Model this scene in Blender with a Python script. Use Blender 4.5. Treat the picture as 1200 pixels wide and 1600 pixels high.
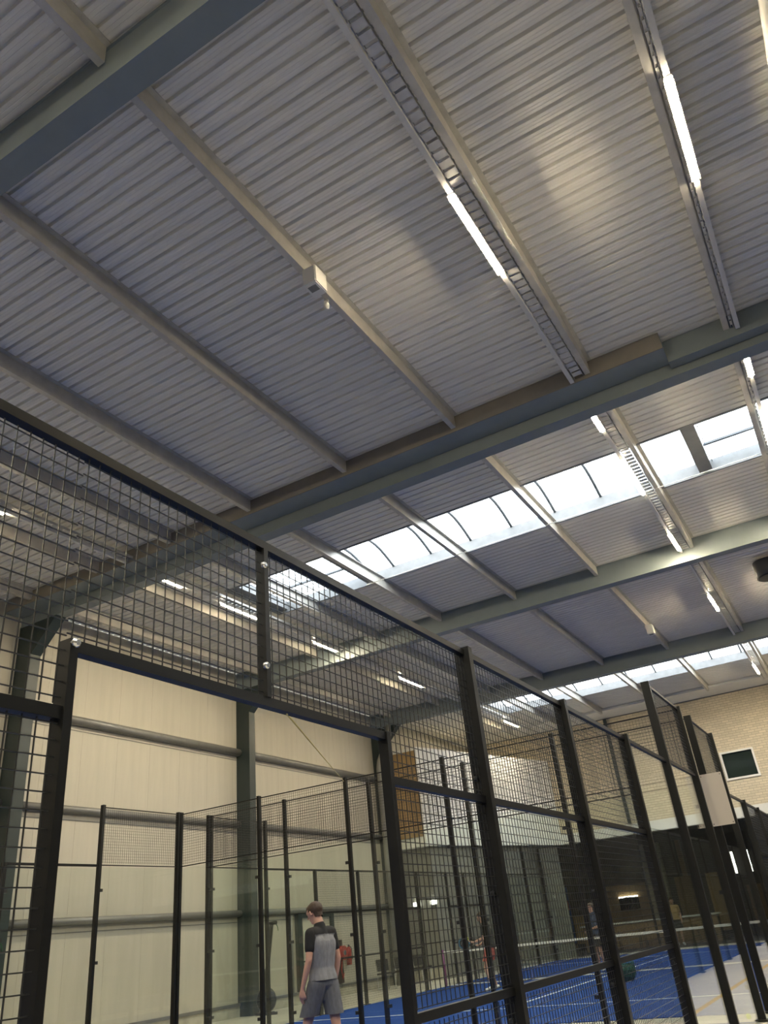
import bpy, bmesh, math, random
from mathutils import Vector, Matrix

random.seed(7)
sc = bpy.context.scene
for o in list(bpy.data.objects):
    bpy.data.objects.remove(o, do_unlink=True)
COL = sc.collection
R = math.radians

# ------------------------------------------------------------------ camera
CAM_H = 1.42
PITCH, ROLL, YAW, FPX = R(28.54), R(-6.29), R(27.70), 1218.0
fwd = Vector((-math.sin(YAW) * math.cos(PITCH), math.cos(YAW) * math.cos(PITCH), math.sin(PITCH)))
rgt = Vector((math.cos(YAW), math.sin(YAW), 0))
upv = rgt.cross(fwd)
r2 = math.cos(ROLL) * rgt + math.sin(ROLL) * upv
u2 = -math.sin(ROLL) * rgt + math.cos(ROLL) * upv
cam = bpy.data.cameras.new('camera')
cam.sensor_fit = 'VERTICAL'
cam.sensor_height = 36.0
cam.lens = FPX / 1600.0 * 36.0
cam.clip_start = 0.05
cam.clip_end = 300
camo = bpy.data.objects.new('camera', cam)
m = Matrix.Identity(4)
for i in range(3):
    m[i][0], m[i][1], m[i][2] = r2[i], u2[i], -fwd[i]
m[0][3], m[1][3], m[2][3] = 0, 0, CAM_H
camo.matrix_world = m
COL.objects.link(camo)
sc.camera = camo

# ------------------------------------------------------------------ world, exposure
SKY = 4.0
TUBE = 230.0
w = bpy.data.worlds.new('overcast_sky')
sc.world = w
w.use_nodes = True
bg = w.node_tree.nodes['Background']
bg.inputs[0].default_value = (0.93, 0.97, 1.0, 1)
bg.inputs[1].default_value = SKY
sc.view_settings.view_transform = 'Standard'
sc.view_settings.look = 'None'
sc.view_settings.gamma = 1.0
sc.view_settings.use_curve_mapping = False
sc.view_settings.exposure = 1.12
sc.cycles.transparent_max_bounces = 32
sc.cycles.max_bounces = 10
sc.cycles.diffuse_bounces = 6


def portal(x0, x1, y0, y1, z):
    l = bpy.data.lights.new('skylight_portal', 'AREA')
    l.shape = 'RECTANGLE'
    l.size, l.size_y = x1 - x0, y1 - y0
    l.cycles.is_portal = True
    o = bpy.data.objects.new('skylight_portal', l)
    o.location = ((x0 + x1) / 2, (y0 + y1) / 2, z)
    COL.objects.link(o)


# ------------------------------------------------------------------ key dimensions (metres)
XL, XR = -15.7, 11.4           # hall side walls
YB, YE = -9.0, 35.6            # wall behind the camera, brick end wall
ZC = 9.17                      # underside of roof deck
ZB = 8.62                      # underside of roof beams
ZP = 8.92                      # underside of purlins
BEAMS = [2.96, 11.07, 18.82, 26.85]
S1 = (13.52, 15.58)            # skylight strips in y
S2 = (29.05, 31.12)
S0 = (-2.11, -0.05)             # strip over the bay behind the camera
SX0, SX1 = -11.6, 9.4          # skylight strips in x
portal(SX0, SX1, S0[0], S0[1], ZC + 0.75)
portal(SX0, SX1, S1[0], S1[1], ZC + 0.75)
portal(SX0, SX1, S2[0], S2[1], ZC + 0.75)

# ------------------------------------------------------------------ materials
MATS = {}


def mat(name, col, rough=0.6, metal=0.0, var=0.0, scale=6.0, bump=0.0, stretch=(1, 1, 1), spec=0.5):
    if name in MATS:
        return MATS[name]
    mm = bpy.data.materials.new(name)
    mm.use_nodes = True
    nt = mm.node_tree
    b = nt.nodes['Principled BSDF']
    b.inputs['Base Color'].default_value = (*col, 1)
    b.inputs['Roughness'].default_value = rough
    b.inputs['Metallic'].default_value = metal
    b.inputs['Specular IOR Level'].default_value = spec
    if var > 0 or bump > 0:
        tc = nt.nodes.new('ShaderNodeTexCoord')
        mp = nt.nodes.new('ShaderNodeMapping')
        mp.inputs['Scale'].default_value = stretch
        nz = nt.nodes.new('ShaderNodeTexNoise')
        nz.inputs['Scale'].default_value = scale
        nz.inputs['Detail'].default_value = 6
        nz.inputs['Roughness'].default_value = 0.6
        nt.links.new(tc.outputs['Object'], mp.inputs['Vector'])
        nt.links.new(mp.outputs[0], nz.inputs['Vector'])
        if var > 0:
            rp = nt.nodes.new('ShaderNodeValToRGB')
            rp.color_ramp.elements[0].position = 0.3
            rp.color_ramp.elements[1].position = 0.7
            rp.color_ramp.elements[0].color = (*[max(0, c * (1 - var)) for c in col], 1)
            rp.color_ramp.elements[1].color = (*[min(1, c * (1 + var)) for c in col], 1)
            nt.links.new(nz.outputs[0], rp.inputs[0])
            nt.links.new(rp.outputs[0], b.inputs['Base Color'])
        if bump > 0:
            bp = nt.nodes.new('ShaderNodeBump')
            bp.inputs['Strength'].default_value = bump
            bp.inputs['Distance'].default_value = 0.01
            nt.links.new(nz.outputs[0], bp.inputs['Height'])
            nt.links.new(bp.outputs[0], b.inputs['Normal'])
    MATS[name] = mm
    return mm


def emit(name, col, strength):
    if name in MATS:
        return MATS[name]
    mm = bpy.data.materials.new(name)
    mm.use_nodes = True
    nt = mm.node_tree
    b = nt.nodes['Principled BSDF']
    b.inputs['Base Color'].default_value = (*col, 1)
    b.inputs['Emission Color'].default_value = (*col, 1)
    b.inputs['Emission Strength'].default_value = strength
    MATS[name] = mm
    return mm


def glass(name, tint, refl=1.0, ior=1.45):
    mm = bpy.data.materials.new(name)
    mm.use_nodes = True
    nt = mm.node_tree
    nt.nodes.clear()
    out = nt.nodes.new('ShaderNodeOutputMaterial')
    mix = nt.nodes.new('ShaderNodeMixShader')
    tr = nt.nodes.new('ShaderNodeBsdfTransparent')
    tr.inputs[0].default_value = (*tint, 1)
    gl = nt.nodes.new('ShaderNodeBsdfGlossy')
    gl.inputs['Roughness'].default_value = 0.01
    gl.inputs[0].default_value = (refl, refl, refl, 1)
    fr = nt.nodes.new('ShaderNodeFresnel')
    geo = nt.nodes.new('ShaderNodeNewGeometry')
    mr = nt.nodes.new('ShaderNodeMapRange')      # same air-to-glass index on both faces of the pane
    mr.inputs['To Min'].default_value = ior
    mr.inputs['To Max'].default_value = 1.0 / ior
    nt.links.new(geo.outputs['Backfacing'], mr.inputs['Value'])
    nt.links.new(mr.outputs[0], fr.inputs[0])
    nt.links.new(fr.outputs[0], mix.inputs[0])
    nt.links.new(tr.outputs[0], mix.inputs[1])
    nt.links.new(gl.outputs[0], mix.inputs[2])
    nt.links.new(mix.outputs[0], out.inputs[0])
    MATS[name] = mm
    return mm


def polycarb(name):
    mm = bpy.data.materials.new(name)
    mm.use_nodes = True
    nt = mm.node_tree
    nt.nodes.clear()
    out = nt.nodes.new('ShaderNodeOutputMaterial')
    mix = nt.nodes.new('ShaderNodeMixShader')
    mix.inputs[0].default_value = 0.25
    tr = nt.nodes.new('ShaderNodeBsdfTransparent')
    tr.inputs[0].default_value = (0.92, 0.95, 0.97, 1)
    tl = nt.nodes.new('ShaderNodeBsdfTranslucent')
    tl.inputs[0].default_value = (0.9, 0.93, 0.95, 1)
    nt.links.new(tr.outputs[0], mix.inputs[1])
    nt.links.new(tl.outputs[0], mix.inputs[2])
    nt.links.new(mix.outputs[0], out.inputs[0])
    MATS[name] = mm
    return mm


def brickmat(name, c1, c2, mortar, bw, rh, axis='XZ'):
    mm = bpy.data.materials.new(name)
    mm.use_nodes = True
    nt = mm.node_tree
    b = nt.nodes['Principled BSDF']
    b.inputs['Roughness'].default_value = 0.85
    tc = nt.nodes.new('ShaderNodeTexCoord')
    sp = nt.nodes.new('ShaderNodeSeparateXYZ')
    cb = nt.nodes.new('ShaderNodeCombineXYZ')
    nt.links.new(tc.outputs['Object'], sp.inputs[0])
    nt.links.new(sp.outputs['X' if axis[0] == 'X' else 'Y'], cb.inputs[0])
    nt.links.new(sp.outputs['Z'], cb.inputs[1])
    bt = nt.nodes.new('ShaderNodeTexBrick')
    bt.inputs['Color1'].default_value = (*c1, 1)
    bt.inputs['Color2'].default_value = (*c2, 1)
    bt.inputs['Mortar'].default_value = (*mortar, 1)
    bt.inputs['Scale'].default_value = 1.0
    bt.inputs['Mortar Size'].default_value = 0.010
    bt.inputs['Brick Width'].default_value = bw
    bt.inputs['Row Height'].default_value = rh
    nt.links.new(cb.outputs[0], bt.inputs['Vector'])
    nt.links.new(bt.outputs['Color'], b.inputs['Base Color'])
    bp = nt.nodes.new('ShaderNodeBump')
    bp.inputs['Strength'].default_value = 0.6
    bp.inputs['Distance'].default_value = 0.01
    bp.invert = True
    nt.links.new(bt.outputs['Fac'], bp.inputs['Height'])
    nt.links.new(bp.outputs[0], b.inputs['Normal'])
    MATS[name] = mm
    return mm


M_DECK = mat('roof_deck_steel', (0.76, 0.735, 0.68), 0.60, 0.0, 0.08, 2.0, 0.0, (0.6, 6, 6), spec=0.2)
M_BEAM = mat('blue_grey_beam_paint', (0.205, 0.24, 0.25), 0.5, 0.0, 0.05, 3)
M_COLM = mat('dark_teal_column_paint', (0.022, 0.034, 0.034), 0.45, 0.0, 0.08, 3)
M_CLOSE = mat('brown_grey_closure_plate', (0.21, 0.19, 0.16), 0.6, 0.0, 0.08, 3)
M_PURL = mat('galvanised_purlin', (0.50, 0.48, 0.43), 0.42, 0.2, 0.12, 5, 0.05)
M_GALV = mat('galvanised_steel', (0.55, 0.54, 0.51), 0.4, 0.3, 0.12, 8)
M_CURB = mat('skylight_curb_metal', (0.20, 0.205, 0.205), 0.5, 0.1, 0.12, 4)
M_DARKBAR = mat('dark_glazing_bar', (0.10, 0.11, 0.12), 0.5)
M_WHITE = mat('white_plastic', (0.78, 0.76, 0.70), 0.5)
M_TRACK = mat('white_light_track', (0.62, 0.61, 0.58), 0.5)
M_WALL = mat('cream_sandwich_panel', (0.47, 0.445, 0.37), 0.55, 0.0, 0.05, 1.2, 0.03, (1, 4, 0.4))
M_GIRT = mat('grey_wall_girt', (0.19, 0.19, 0.18), 0.4, 0.2, 0.1, 4)
M_PLINTH = mat('concrete_plinth', (0.42, 0.40, 0.33), 0.85, 0.0, 0.2, 4, 0.3)
M_FLOOR = mat('grey_concrete_floor', (0.52, 0.495, 0.42), 0.5, 0.0, 0.15, 0.8, 0.05)
M_BLUE = mat('blue_court_carpet', (0.012, 0.048, 0.22), 0.9, 0.0, 0.18, 14, 0.2, spec=0.15)
M_LINE = mat('white_court_line', (0.80, 0.80, 0.78), 0.8)
M_BLACK = mat('black_powder_coat', (0.018, 0.018, 0.017), 0.42, 0.0, 0.15, 20)
M_POST = mat('anthracite_fence_post', (0.011, 0.011, 0.010), 0.40, 0.0, 0.1, 10, spec=0.3)
M_WIRE = mat('dark_fence_wire', (0.060, 0.060, 0.056), 0.30, 0.4)
M_CHROME = mat('bright_bolt_steel', (0.75, 0.75, 0.73), 0.25, 0.9)
M_BRICK = brickmat('cream_brick_wall', (0.70, 0.60, 0.43), (0.59, 0.51, 0.36), (0.45, 0.39, 0.29), 0.28, 0.095)
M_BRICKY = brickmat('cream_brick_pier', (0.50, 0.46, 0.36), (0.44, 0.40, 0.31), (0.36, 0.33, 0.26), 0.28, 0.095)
M_BAND = mat('pale_plaster', (0.72, 0.71, 0.66), 0.7, 0.0, 0.05, 2)
M_MEZZ = mat('white_render', (0.80, 0.80, 0.76), 0.7, 0.0, 0.04, 2)
M_OCHRE = mat('ochre_wood_panel', (0.36, 0.24, 0.11), 0.6, 0.0, 0.12, 6, 0.05, (1, 1, 0.2))
M_GREY = mat('mid_grey_paint', (0.21, 0.21, 0.19), 0.7, 0.0, 0.08, 2)
M_DARK = mat('dark_lounge_paint', (0.030, 0.028, 0.024), 0.7, 0.0, 0.1, 3)
M_WOOD = mat('brown_lounge_wood', (0.22, 0.14, 0.065), 0.55, 0.0, 0.25, 5, 0.05, (6, 6, 0.6))
M_LWOOD = mat('light_lounge_wood', (0.45, 0.30, 0.13), 0.55, 0.0, 0.2, 5, 0.05, (6, 6, 0.6))
M_BANNER = mat('blue_banner_cloth', (0.035, 0.10, 0.30), 0.7, 0.0, 0.1, 3)
M_RED = mat('red_paint', (0.38, 0.030, 0.022), 0.4)
M_ORANGE = mat('orange_print', (0.62, 0.13, 0.04), 0.6)
M_SCREEN = mat('black_screen', (0.012, 0.012, 0.014), 0.12)
M_YEL = mat('yellow_floor_paint', (0.62, 0.42, 0.05), 0.6)
M_BALL = mat('optic_yellow_felt', (0.62, 0.75, 0.04), 0.9, 0.0, 0.1, 40)
M_GREEN = mat('dark_green_net', (0.012, 0.075, 0.030), 0.7, 0.0, 0.2, 30)
M_SIGN = mat('pale_beige_sign_board', (0.60, 0.55, 0.49), 0.5)
M_SKIN = mat('skin', (0.52, 0.30, 0.22), 0.5, 0.0, 0.06, 12)
M_HAIR = mat('dark_brown_hair', (0.045, 0.025, 0.015), 0.6, 0.0, 0.3, 60)
M_SHIRT = mat('heather_grey_jersey', (0.20, 0.205, 0.22), 0.85, 0.0, 0.18, 10, 0.35, (3, 3, 1))
M_SHORTS = mat('slate_grey_shorts', (0.115, 0.12, 0.135), 0.85, 0.0, 0.2, 9, 0.4, (3, 3, 1))
M_CLOTHB = mat('black_jersey', (0.010, 0.010, 0.011), 0.85)
M_GLASS = glass('court_glass', (0.955, 0.975, 0.960), 1.0, 1.36)
M_PANE = polycarb('skylight_polycarbonate')
M_WINGL = mat('dark_window_glass', (0.02, 0.03, 0.025), 0.08)
M_TUBE = emit('warm_led_tube', (1.0, 0.84, 0.57), TUBE)
M_STRIP = emit('white_wall_light', (1.0, 0.95, 0.85), 7.0)
M_EXIT = mat('pale_sign_plate', (0.55, 0.62, 0.56), 0.5)
M_TAPE = mat('white_net_tape', (0.80, 0.79, 0.74), 0.8)
M_PURPLE = mat('purple_post_paint', (0.16, 0.03, 0.14), 0.5)
M_YSTR = mat('pale_yellow_cord', (0.55, 0.50, 0.25), 0.8)
M_SOLE = mat('white_trainer', (0.7, 0.7, 0.68), 0.6)


# ------------------------------------------------------------------ mesh helpers
class MB:
    def __init__(self):
        self.v, self.f, self.s = [], [], []

    def add(self, vs, fs, smooth=False):
        n = len(self.v)
        self.v += [Vector(p) for p in vs]
        self.f += [tuple(i + n for i in q) for q in fs]
        self.s += [smooth] * len(fs)
        return self

    def box(self, x0, x1, y0, y1, z0, z1):
        return self.add([(x0, y0, z0), (x1, y0, z0), (x1, y1, z0), (x0, y1, z0),
                         (x0, y0, z1), (x1, y0, z1), (x1, y1, z1), (x0, y1, z1)],
                        [(0, 3, 2, 1), (4, 5, 6, 7), (0, 1, 5, 4), (1, 2, 6, 5), (2, 3, 7, 6), (3, 0, 4, 7)])

    def bar(self, a, b, w, h=None, up=(0, 0, 1)):
        h = h or w
        a, b = Vector(a), Vector(b)
        d = (b - a).normalized()
        s = d.cross(Vector(up))
        if s.length < 1e-4:
            s = d.cross(Vector((1, 0, 0)))
        s.normalize()
        t = s.cross(d)
        vs = []
        for p in (a, b):
            for i, j in ((-1, -1), (1, -1), (1, 1), (-1, 1)):
                vs.append(p + s * (i * w / 2) + t * (j * h / 2))
        return self.add(vs, [(3, 2, 1, 0), (4, 5, 6, 7), (0, 1, 5, 4), (1, 2, 6, 5), (2, 3, 7, 6), (3, 0, 4, 7)])

    def tube(self, pts, r, n=8, caps=True, smooth=True):
        pts = [Vector(p) for p in pts]
        rs = r if isinstance(r, (list, tuple)) else [r] * len(pts)
        base = len(self.v)
        ref = None
        for i, p in enumerate(pts):
            d = (pts[min(i + 1, len(pts) - 1)] - pts[max(i - 1, 0)]).normalized()
            if ref is None:
                ref = d.orthogonal().normalized()
            s = (ref - d * ref.dot(d))
            if s.length < 1e-5:
                s = d.orthogonal()
            s.normalize()
            ref = s
            t = d.cross(s)
            for k in range(n):
                a = 2 * math.pi * k / n
                self.v.append(p + s * (math.cos(a) * rs[i]) + t * (math.sin(a) * rs[i]))
        for i in range(len(pts) - 1):
            for k in range(n):
                k2 = (k + 1) % n
                self.f.append((base + i * n + k, base + i * n + k2, base + (i + 1) * n + k2, base + (i + 1) * n + k))
                self.s.append(smooth)
        if caps:
            self.f.append(tuple(base + k for k in reversed(range(n))))
            self.s.append(False)
            self.f.append(tuple(base + (len(pts) - 1) * n + k for k in range(n)))
            self.s.append(False)
        return self

    def ball(self, c, r, nu=14, nv=9):
        c = Vector(c)
        rr = r if isinstance(r, (tuple, list)) else (r, r, r)
        vs = [c + Vector((0, 0, rr[2]))]
        for i in range(1, nv):
            th = math.pi * i / nv
            for j in range(nu):
                ph = 2 * math.pi * j / nu
                vs.append(c + Vector((rr[0] * math.sin(th) * math.cos(ph), rr[1] * math.sin(th) * math.sin(ph), rr[2] * math.cos(th))))
        vs.append(c - Vector((0, 0, rr[2])))
        fs = []
        for j in range(nu):
            fs.append((0, 1 + j, 1 + (j + 1) % nu))
        for i in range(nv - 2):
            for j in range(nu):
                a = 1 + i * nu + j
                b = 1 + i * nu + (j + 1) % nu
                fs.append((a, a + nu, b + nu, b))
        L = len(vs) - 1
        for j in range(nu):
            fs.append((L, 1 + (nv - 2) * nu + (j + 1) % nu, 1 + (nv - 2) * nu + j))
        return self.add(vs, fs, True)

    def prism(self, poly, z0, z1):
        n = len(poly)
        vs = [(x, y, z0) for x, y in poly] + [(x, y, z1) for x, y in poly]
        fs = [tuple(reversed(range(n))), tuple(range(n, 2 * n))]
        fs += [(i, (i + 1) % n, n + (i + 1) % n, n + i) for i in range(n)]
        return self.add(vs, fs)

    def mesh(self, name, origin=(0, 0, 0)):
        o = Vector(origin)
        me = bpy.data.meshes.new(name)
        me.from_pydata([tuple(p - o) for p in self.v], [], self.f)
        me.polygons.foreach_set('use_smooth', self.s)
        me.update()
        return me

    def build(self, name, material, parent=None):
        """world-space vertices; top-level objects get their origin at the base centre"""
        if parent is not None:
            org = parent.matrix_world.translation if False else Vector(parent.get('_org', (0, 0, 0)))
        else:
            xs = [p.x for p in self.v]
            ys = [p.y for p in self.v]
            org = Vector(((min(xs) + max(xs)) / 2, (min(ys) + max(ys)) / 2, min(p.z for p in self.v)))
        me = self.mesh(name, org)
        me.materials.append(material)
        o = bpy.data.objects.new(name, me)
        COL.objects.link(o)
        if parent is not None:
            o.parent = parent
            ORG[o.name] = org
        else:
            o.location = org
            ORG[o.name] = org
        o['_org'] = tuple(org)
        return o


ORG = {}


def tag(o, label=None, cat=None, group=None, kind=None):
    if label:
        o['label'] = label
    if cat:
        o['category'] = cat
    if group:
        o['group'] = group
    if kind:
        o['kind'] = kind
    return o


def empty(name, loc, label=None, cat=None, group=None, kind=None):
    o = bpy.data.objects.new(name, None)
    o.empty_display_size = 0.2
    o.location = loc
    o['_org'] = tuple(loc)
    COL.objects.link(o)
    return tag(o, label, cat, group, kind)


def inst(me, name, loc, parent, rot=None):
    """shared-mesh part at a world position under an unrotated parent"""
    o = bpy.data.objects.new(name, me)
    COL.objects.link(o)
    if parent is not None:
        o.parent = parent
        o.location = Vector(loc) - Vector(parent['_org'])
    else:
        o.location = loc
    o['_org'] = tuple(loc)
    if rot:
        o.rotation_euler = rot
    return o


def sharebox(name, sx, sy, sz, material):
    me = MB().box(-sx / 2, sx / 2, -sy / 2, sy / 2, -sz / 2, sz / 2).mesh(name)
    me.materials.append(material)
    return me


ORD = ['first', 'second', 'third', 'fourth', 'fifth', 'sixth', 'seventh', 'eighth', 'ninth', 'tenth']

# ================================================================== SETTING
# floor ------------------------------------------------------------
fl = MB().box(XL - 0.3, XR + 0.3, YB - 0.3, 42.3, -0.2, 0.0).build('floor', M_FLOOR)
tag(fl, kind='structure')

# roof deck: trapezoidal sheets, ribs run across the hall
PIT = 0.182


def deck_mesh(n, x0, x1, name):
    prof = []
    for k in range(n):
        y = k * PIT
        prof += [(y, 0), (y + 0.040, 0), (y + 0.045, 0.005), (y + 0.050, 0), (y + 0.082, 0), (y + 0.087, 0.005), (y + 0.092, 0), (y + 0.132, 0), (y + 0.140, 0.060), (y + 0.174, 0.060)]
    prof.append((n * PIT, 0))
    vs, fs = [], []
    for (y, z) in prof:
        vs += [(x0, y, z), (x1, y, z)]
    for i in range(len(prof) - 1):
        fs.append((2 * i, 2 * i + 2, 2 * i + 3, 2 * i + 1))
    # upper skin so that no light leaks through
    L = len(vs)
    vs += [(x0, 0, 0.08), (x1, 0, 0.08), (x0, n * PIT, 0.08), (x1, n * PIT, 0.08)]
    fs.append((L, L + 1, L + 3, L + 2))
    me = bpy.data.meshes.new(name)
    me.from_pydata(vs, [], fs)
    me.materials.append(M_DECK)
    return me


ceil = empty('ceiling', (0, 0, ZC), kind='structure')
cache = {}


def deck_rows(y0, y1, x0, x1):
    n_all = max(1, round((y1 - y0) / PIT))
    sc_y = (y1 - y0) / (n_all * PIT)
    i = 0
    while i < n_all:
        n = min(4, n_all - i)
        key = (n, x0, x1)
        if key not in cache:
            cache[key] = deck_mesh(n, x0, x1, 'deck_sheet')
        o = inst(cache[key], 'deck_sheet', (0, y0 + i * PIT * sc_y, ZC), ceil)
        o.scale = (1, sc_y, 1)
        i += n


deck_rows(YB, S0[0], XL, XR)
deck_rows(S0[0], S0[1], XL, SX0)
deck_rows(S0[0], S0[1], SX1, XR)
deck_rows(S0[1], S1[0], XL, XR)
deck_rows(S1[0], S1[1], XL, SX0)
deck_rows(S1[0], S1[1], SX1, XR)
deck_rows(S1[1], S2[0], XL, XR)
deck_rows(S2[0], S2[1], XL, SX0)
deck_rows(S2[0], S2[1], SX1, XR)
deck_rows(S2[1], YE, XL, XR)
# pale soffit strip where the deck meets the end wall
MB().box(XL, XR, 34.05, YE, 9.06, 9.15).build('soffit_strip', M_BAND, ceil)


# skylights --------------------------------------------------------
def arc_pts(x, y0, y1, z, rise, n=10):
    return [(x, y0 + (y1 - y0) * i / n, z + rise * math.sin(math.pi * i / n)) for i in range(n + 1)]


def skylight(name, ys, bars, hatches):
    y0, y1 = ys
    e = empty(name, ((SX0 + SX1) / 2, (y0 + y1) / 2, ZC), kind='structure')
    zt = ZC + 0.26
    MB().box(SX0, SX1, y1, y1 + 0.05, ZC - 0.02, zt).build('curb', M_CURB, e)
    MB().box(SX0, SX1, y0 - 0.05, y0, ZC - 0.02, zt).build('curb', M_CURB, e)
    MB().box(SX0 - 0.05, SX0, y0 - 0.05, y1 + 0.05, ZC - 0.02, zt).build('curb', M_CURB, e)
    MB().box(SX1, SX1 + 0.05, y0 - 0.05, y1 + 0.05, ZC - 0.02, zt).build('curb', M_CURB, e)
    # vaulted panes between glazing bars
    for i in range(len(bars) - 1):
        xa, xb = bars[i] + 0.02, bars[i + 1] - 0.02
        pa, pb = arc_pts(xa, y0, y1, zt, 0.32), arc_pts(xb, y0, y1, zt, 0.32)
        mb = MB()
        n = len(pa)
        mb.add(pa + pb, [(k, k + 1, n + k + 1, n + k) for k in range(n - 1)], True)
        mb.build('pane', M_PANE, e)
    for x in bars:
        MB().tube(arc_pts(x, y0, y1, zt, 0.29), 0.036, 6).build('glazing_bar', M_DARKBAR, e)
    for (xa, xb) in hatches:
        # upstand frame of a smoke hatch with fall-protection bars and a clear lid
        for (p, q) in (((xa, y0), (xa + 0.26, y1)), ):
            MB().box(p[0], q[0], y0, y1, zt - 0.22, zt + 0.02).build('hatch_frame', M_CURB, e)
        MB().box(xb - 0.1, xb, y0, y1, zt - 0.22, zt + 0.02).build('hatch_frame', M_CURB, e)
        nb = 8
        for k in range(1, nb):
            y = y0 + (y1 - y0) * k / nb
            MB().tube([(xa + 0.26, y, zt - 0.04), (xb - 0.1, y, zt - 0.04)], 0.007, 6).build('safety_bar', M_DARKBAR, e)
        for k in range(0, 3):
            x = xa + 0.30 + (xb - 0.42 - xa) * k / 2
            MB().tube([(x, y0, zt - 0.05), (x, y1, zt - 0.05)], 0.007, 6).build('safety_bar', M_DARKBAR, e)
        MB().bar((xa + 0.26, y0 + 1.45, zt + 0.05), (xb - 0.1, y0 + 1.45, zt + 0.05), 0.05, 0.05).build('actuator_rail', M_DARKBAR, e)
        mb = MB()
        mb.box(xa, xb, y0, y1, zt + 0.12, zt + 0.14)
        mb.build('pane', M_PANE, e)
    return e


b1 = [-8.78, -8.08, -7.03, -5.97, -4.93, -3.87, -2.81, -1.74, -0.74]
skylight('window_1', S1, b1, [(-0.74, 1.9), (-11.6, -8.78), (1.9, 4.6), (4.6, 7.0), (7.0, 9.4)])
b2 = [SX0] + [-10.6 + 1.06 * k for k in range(19)]+ [SX1]
skylight('window_2', S2, b2, [])
skylight('window_4', S0, b2, [])

# left wall --------------------------------------------------------
wl = empty('wall_left', (XL, 13, 0), kind='structure')
MB().box(XL - 0.25, XL - 0.06, YB, YE, 0.0, ZC + 0.1).build('backing', M_WALL, wl)
PW = 1.1
pan = MB().box(-0.06, 0.0, 0.0015, PW - 0.0015, 0.30, ZC - 0.005).mesh('wall_panel')
pan.materials.append(M_WALL)
k = 0
while YB + k * PW < YE - 0.2:
    inst(pan, 'wall_panel', (XL, YB + k * PW, 0), wl)
    k += 1
MB().box(XL - 0.05, XL + 0.06, YB, YE, 0.0, 0.24).build('plinth', M_PLINTH, wl)
MB().box(XL - 0.02, XL + 0.09, YB, YE, 0.24, 0.31).build('base_angle', M_GIRT, wl)
bays_y = [YB] + BEAMS + [YE]
for (zz, hh) in ((2.40, 0.17), (4.69, 0.17), (6.72, 0.21)):
    for i in range(len(bays_y) - 1):
        ya = bays_y[i] + (0.02 if i else 0)
        yb = bays_y[i + 1] - 0.02
        mb = MB()
        mb.tube([(XL + 0.10, ya, zz), (XL + 0.10, yb, zz)], hh * 0.48, 10)
        mb.box(XL, XL + 0.10, ya, yb, zz - hh / 2, zz - hh / 2 + 0.02)
        mb.build('girt', M_GIRT, wl)
        MB().box(XL, XL + 0.012, ya, yb, zz - 0.22, zz - 0.20).build('joint_strip', M_GIRT, wl)

# steel columns on the left wall ------------------------------------
col_lab = ['dark teal steel column on the cream wall nearest to the camera, half behind fence mesh',
           'dark teal steel column with haunch standing in the middle of the cream wall',
           'dark teal steel column beside the grey drainpipe near the brick end wall']
for i, yb in enumerate(BEAMS):
    e = empty('steel_column', (XL + 0.25, yb, 0),
              (['dark teal steel column on the cream wall just left of the picture'] + col_lab)[i], 'column', 'steel columns on the left wall')
    y0, y1 = yb - 0.135, yb + 0.135
    MB().box(XL + 0.48, XL + 0.50, y0, y1, 0, ZB).build('inner_flange', M_COLM, e)
    MB().box(XL + 0.005, XL + 0.025, y0, y1, 0, ZB).build('outer_flange', M_COLM, e)
    MB().box(XL + 0.025, XL + 0.48, yb - 0.125, yb - 0.105, 0, ZB).build('web', M_COLM, e)
    mb = MB()
    mb.add([(XL + 0.50, y0, ZB - 0.75), (XL + 0.50, y1, ZB - 0.75), (XL + 1.25, y1, ZB), (XL + 1.25, y0, ZB), (XL + 0.50, y0, ZB), (XL + 0.50, y1, ZB)],
           [(0, 1, 2, 3), (4, 3, 2, 5), (0, 3, 4), (1, 5, 2), (0, 4, 5, 1)])
    mb.build('haunch', M_COLM, e)

# roof beams --------------------------------------------------------
beam_lab = ['grey steel roof beam crossing the top left corner, nearest of the four',
            'large grey steel roof beam in mid picture with brown closure plate along it',
            'grey-blue steel roof beam just beyond the first skylight strip',
            'dark steel roof beam farthest away, in front of the second skylight strip']
for i, yb in enumerate(BEAMS):
    e = empty('roof_beam', ((XL + XR) / 2, yb, ZB), beam_lab[i], 'beam', 'steel roof beams across the hall')
    MB().box(XL + 0.01, XR - 0.01, yb - 0.135, yb + 0.135, ZB, ZB + 0.022).build('bottom_flange', M_BEAM, e)
    MB().box(XL + 0.01, XR - 0.01, yb - 0.135, yb + 0.135, ZC - 0.03, ZC - 0.008).build('top_flange', M_BEAM, e)
    MB().box(XL + 0.01, XR - 0.01, yb - 0.115, yb + 0.115, ZB + 0.022, ZC - 0.03).build('casing', M_BEAM, e)
    if i == 1:
        MB().box(XL + 0.02, -0.42, yb - 0.62, yb - 0.60, 8.86, ZC - 0.012).build('closure_plate', M_CLOSE, e)
        MB().box(XL + 0.02, -0.42, yb - 0.60, yb - 0.136, 8.86, ZC - 0.012).build('trimmer', M_BEAM, e)
        MB().box(-0.42, XR - 0.02, yb - 0.34, yb - 0.136, 8.76, ZC - 0.012).build('trimmer', M_BEAM, e)

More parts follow.
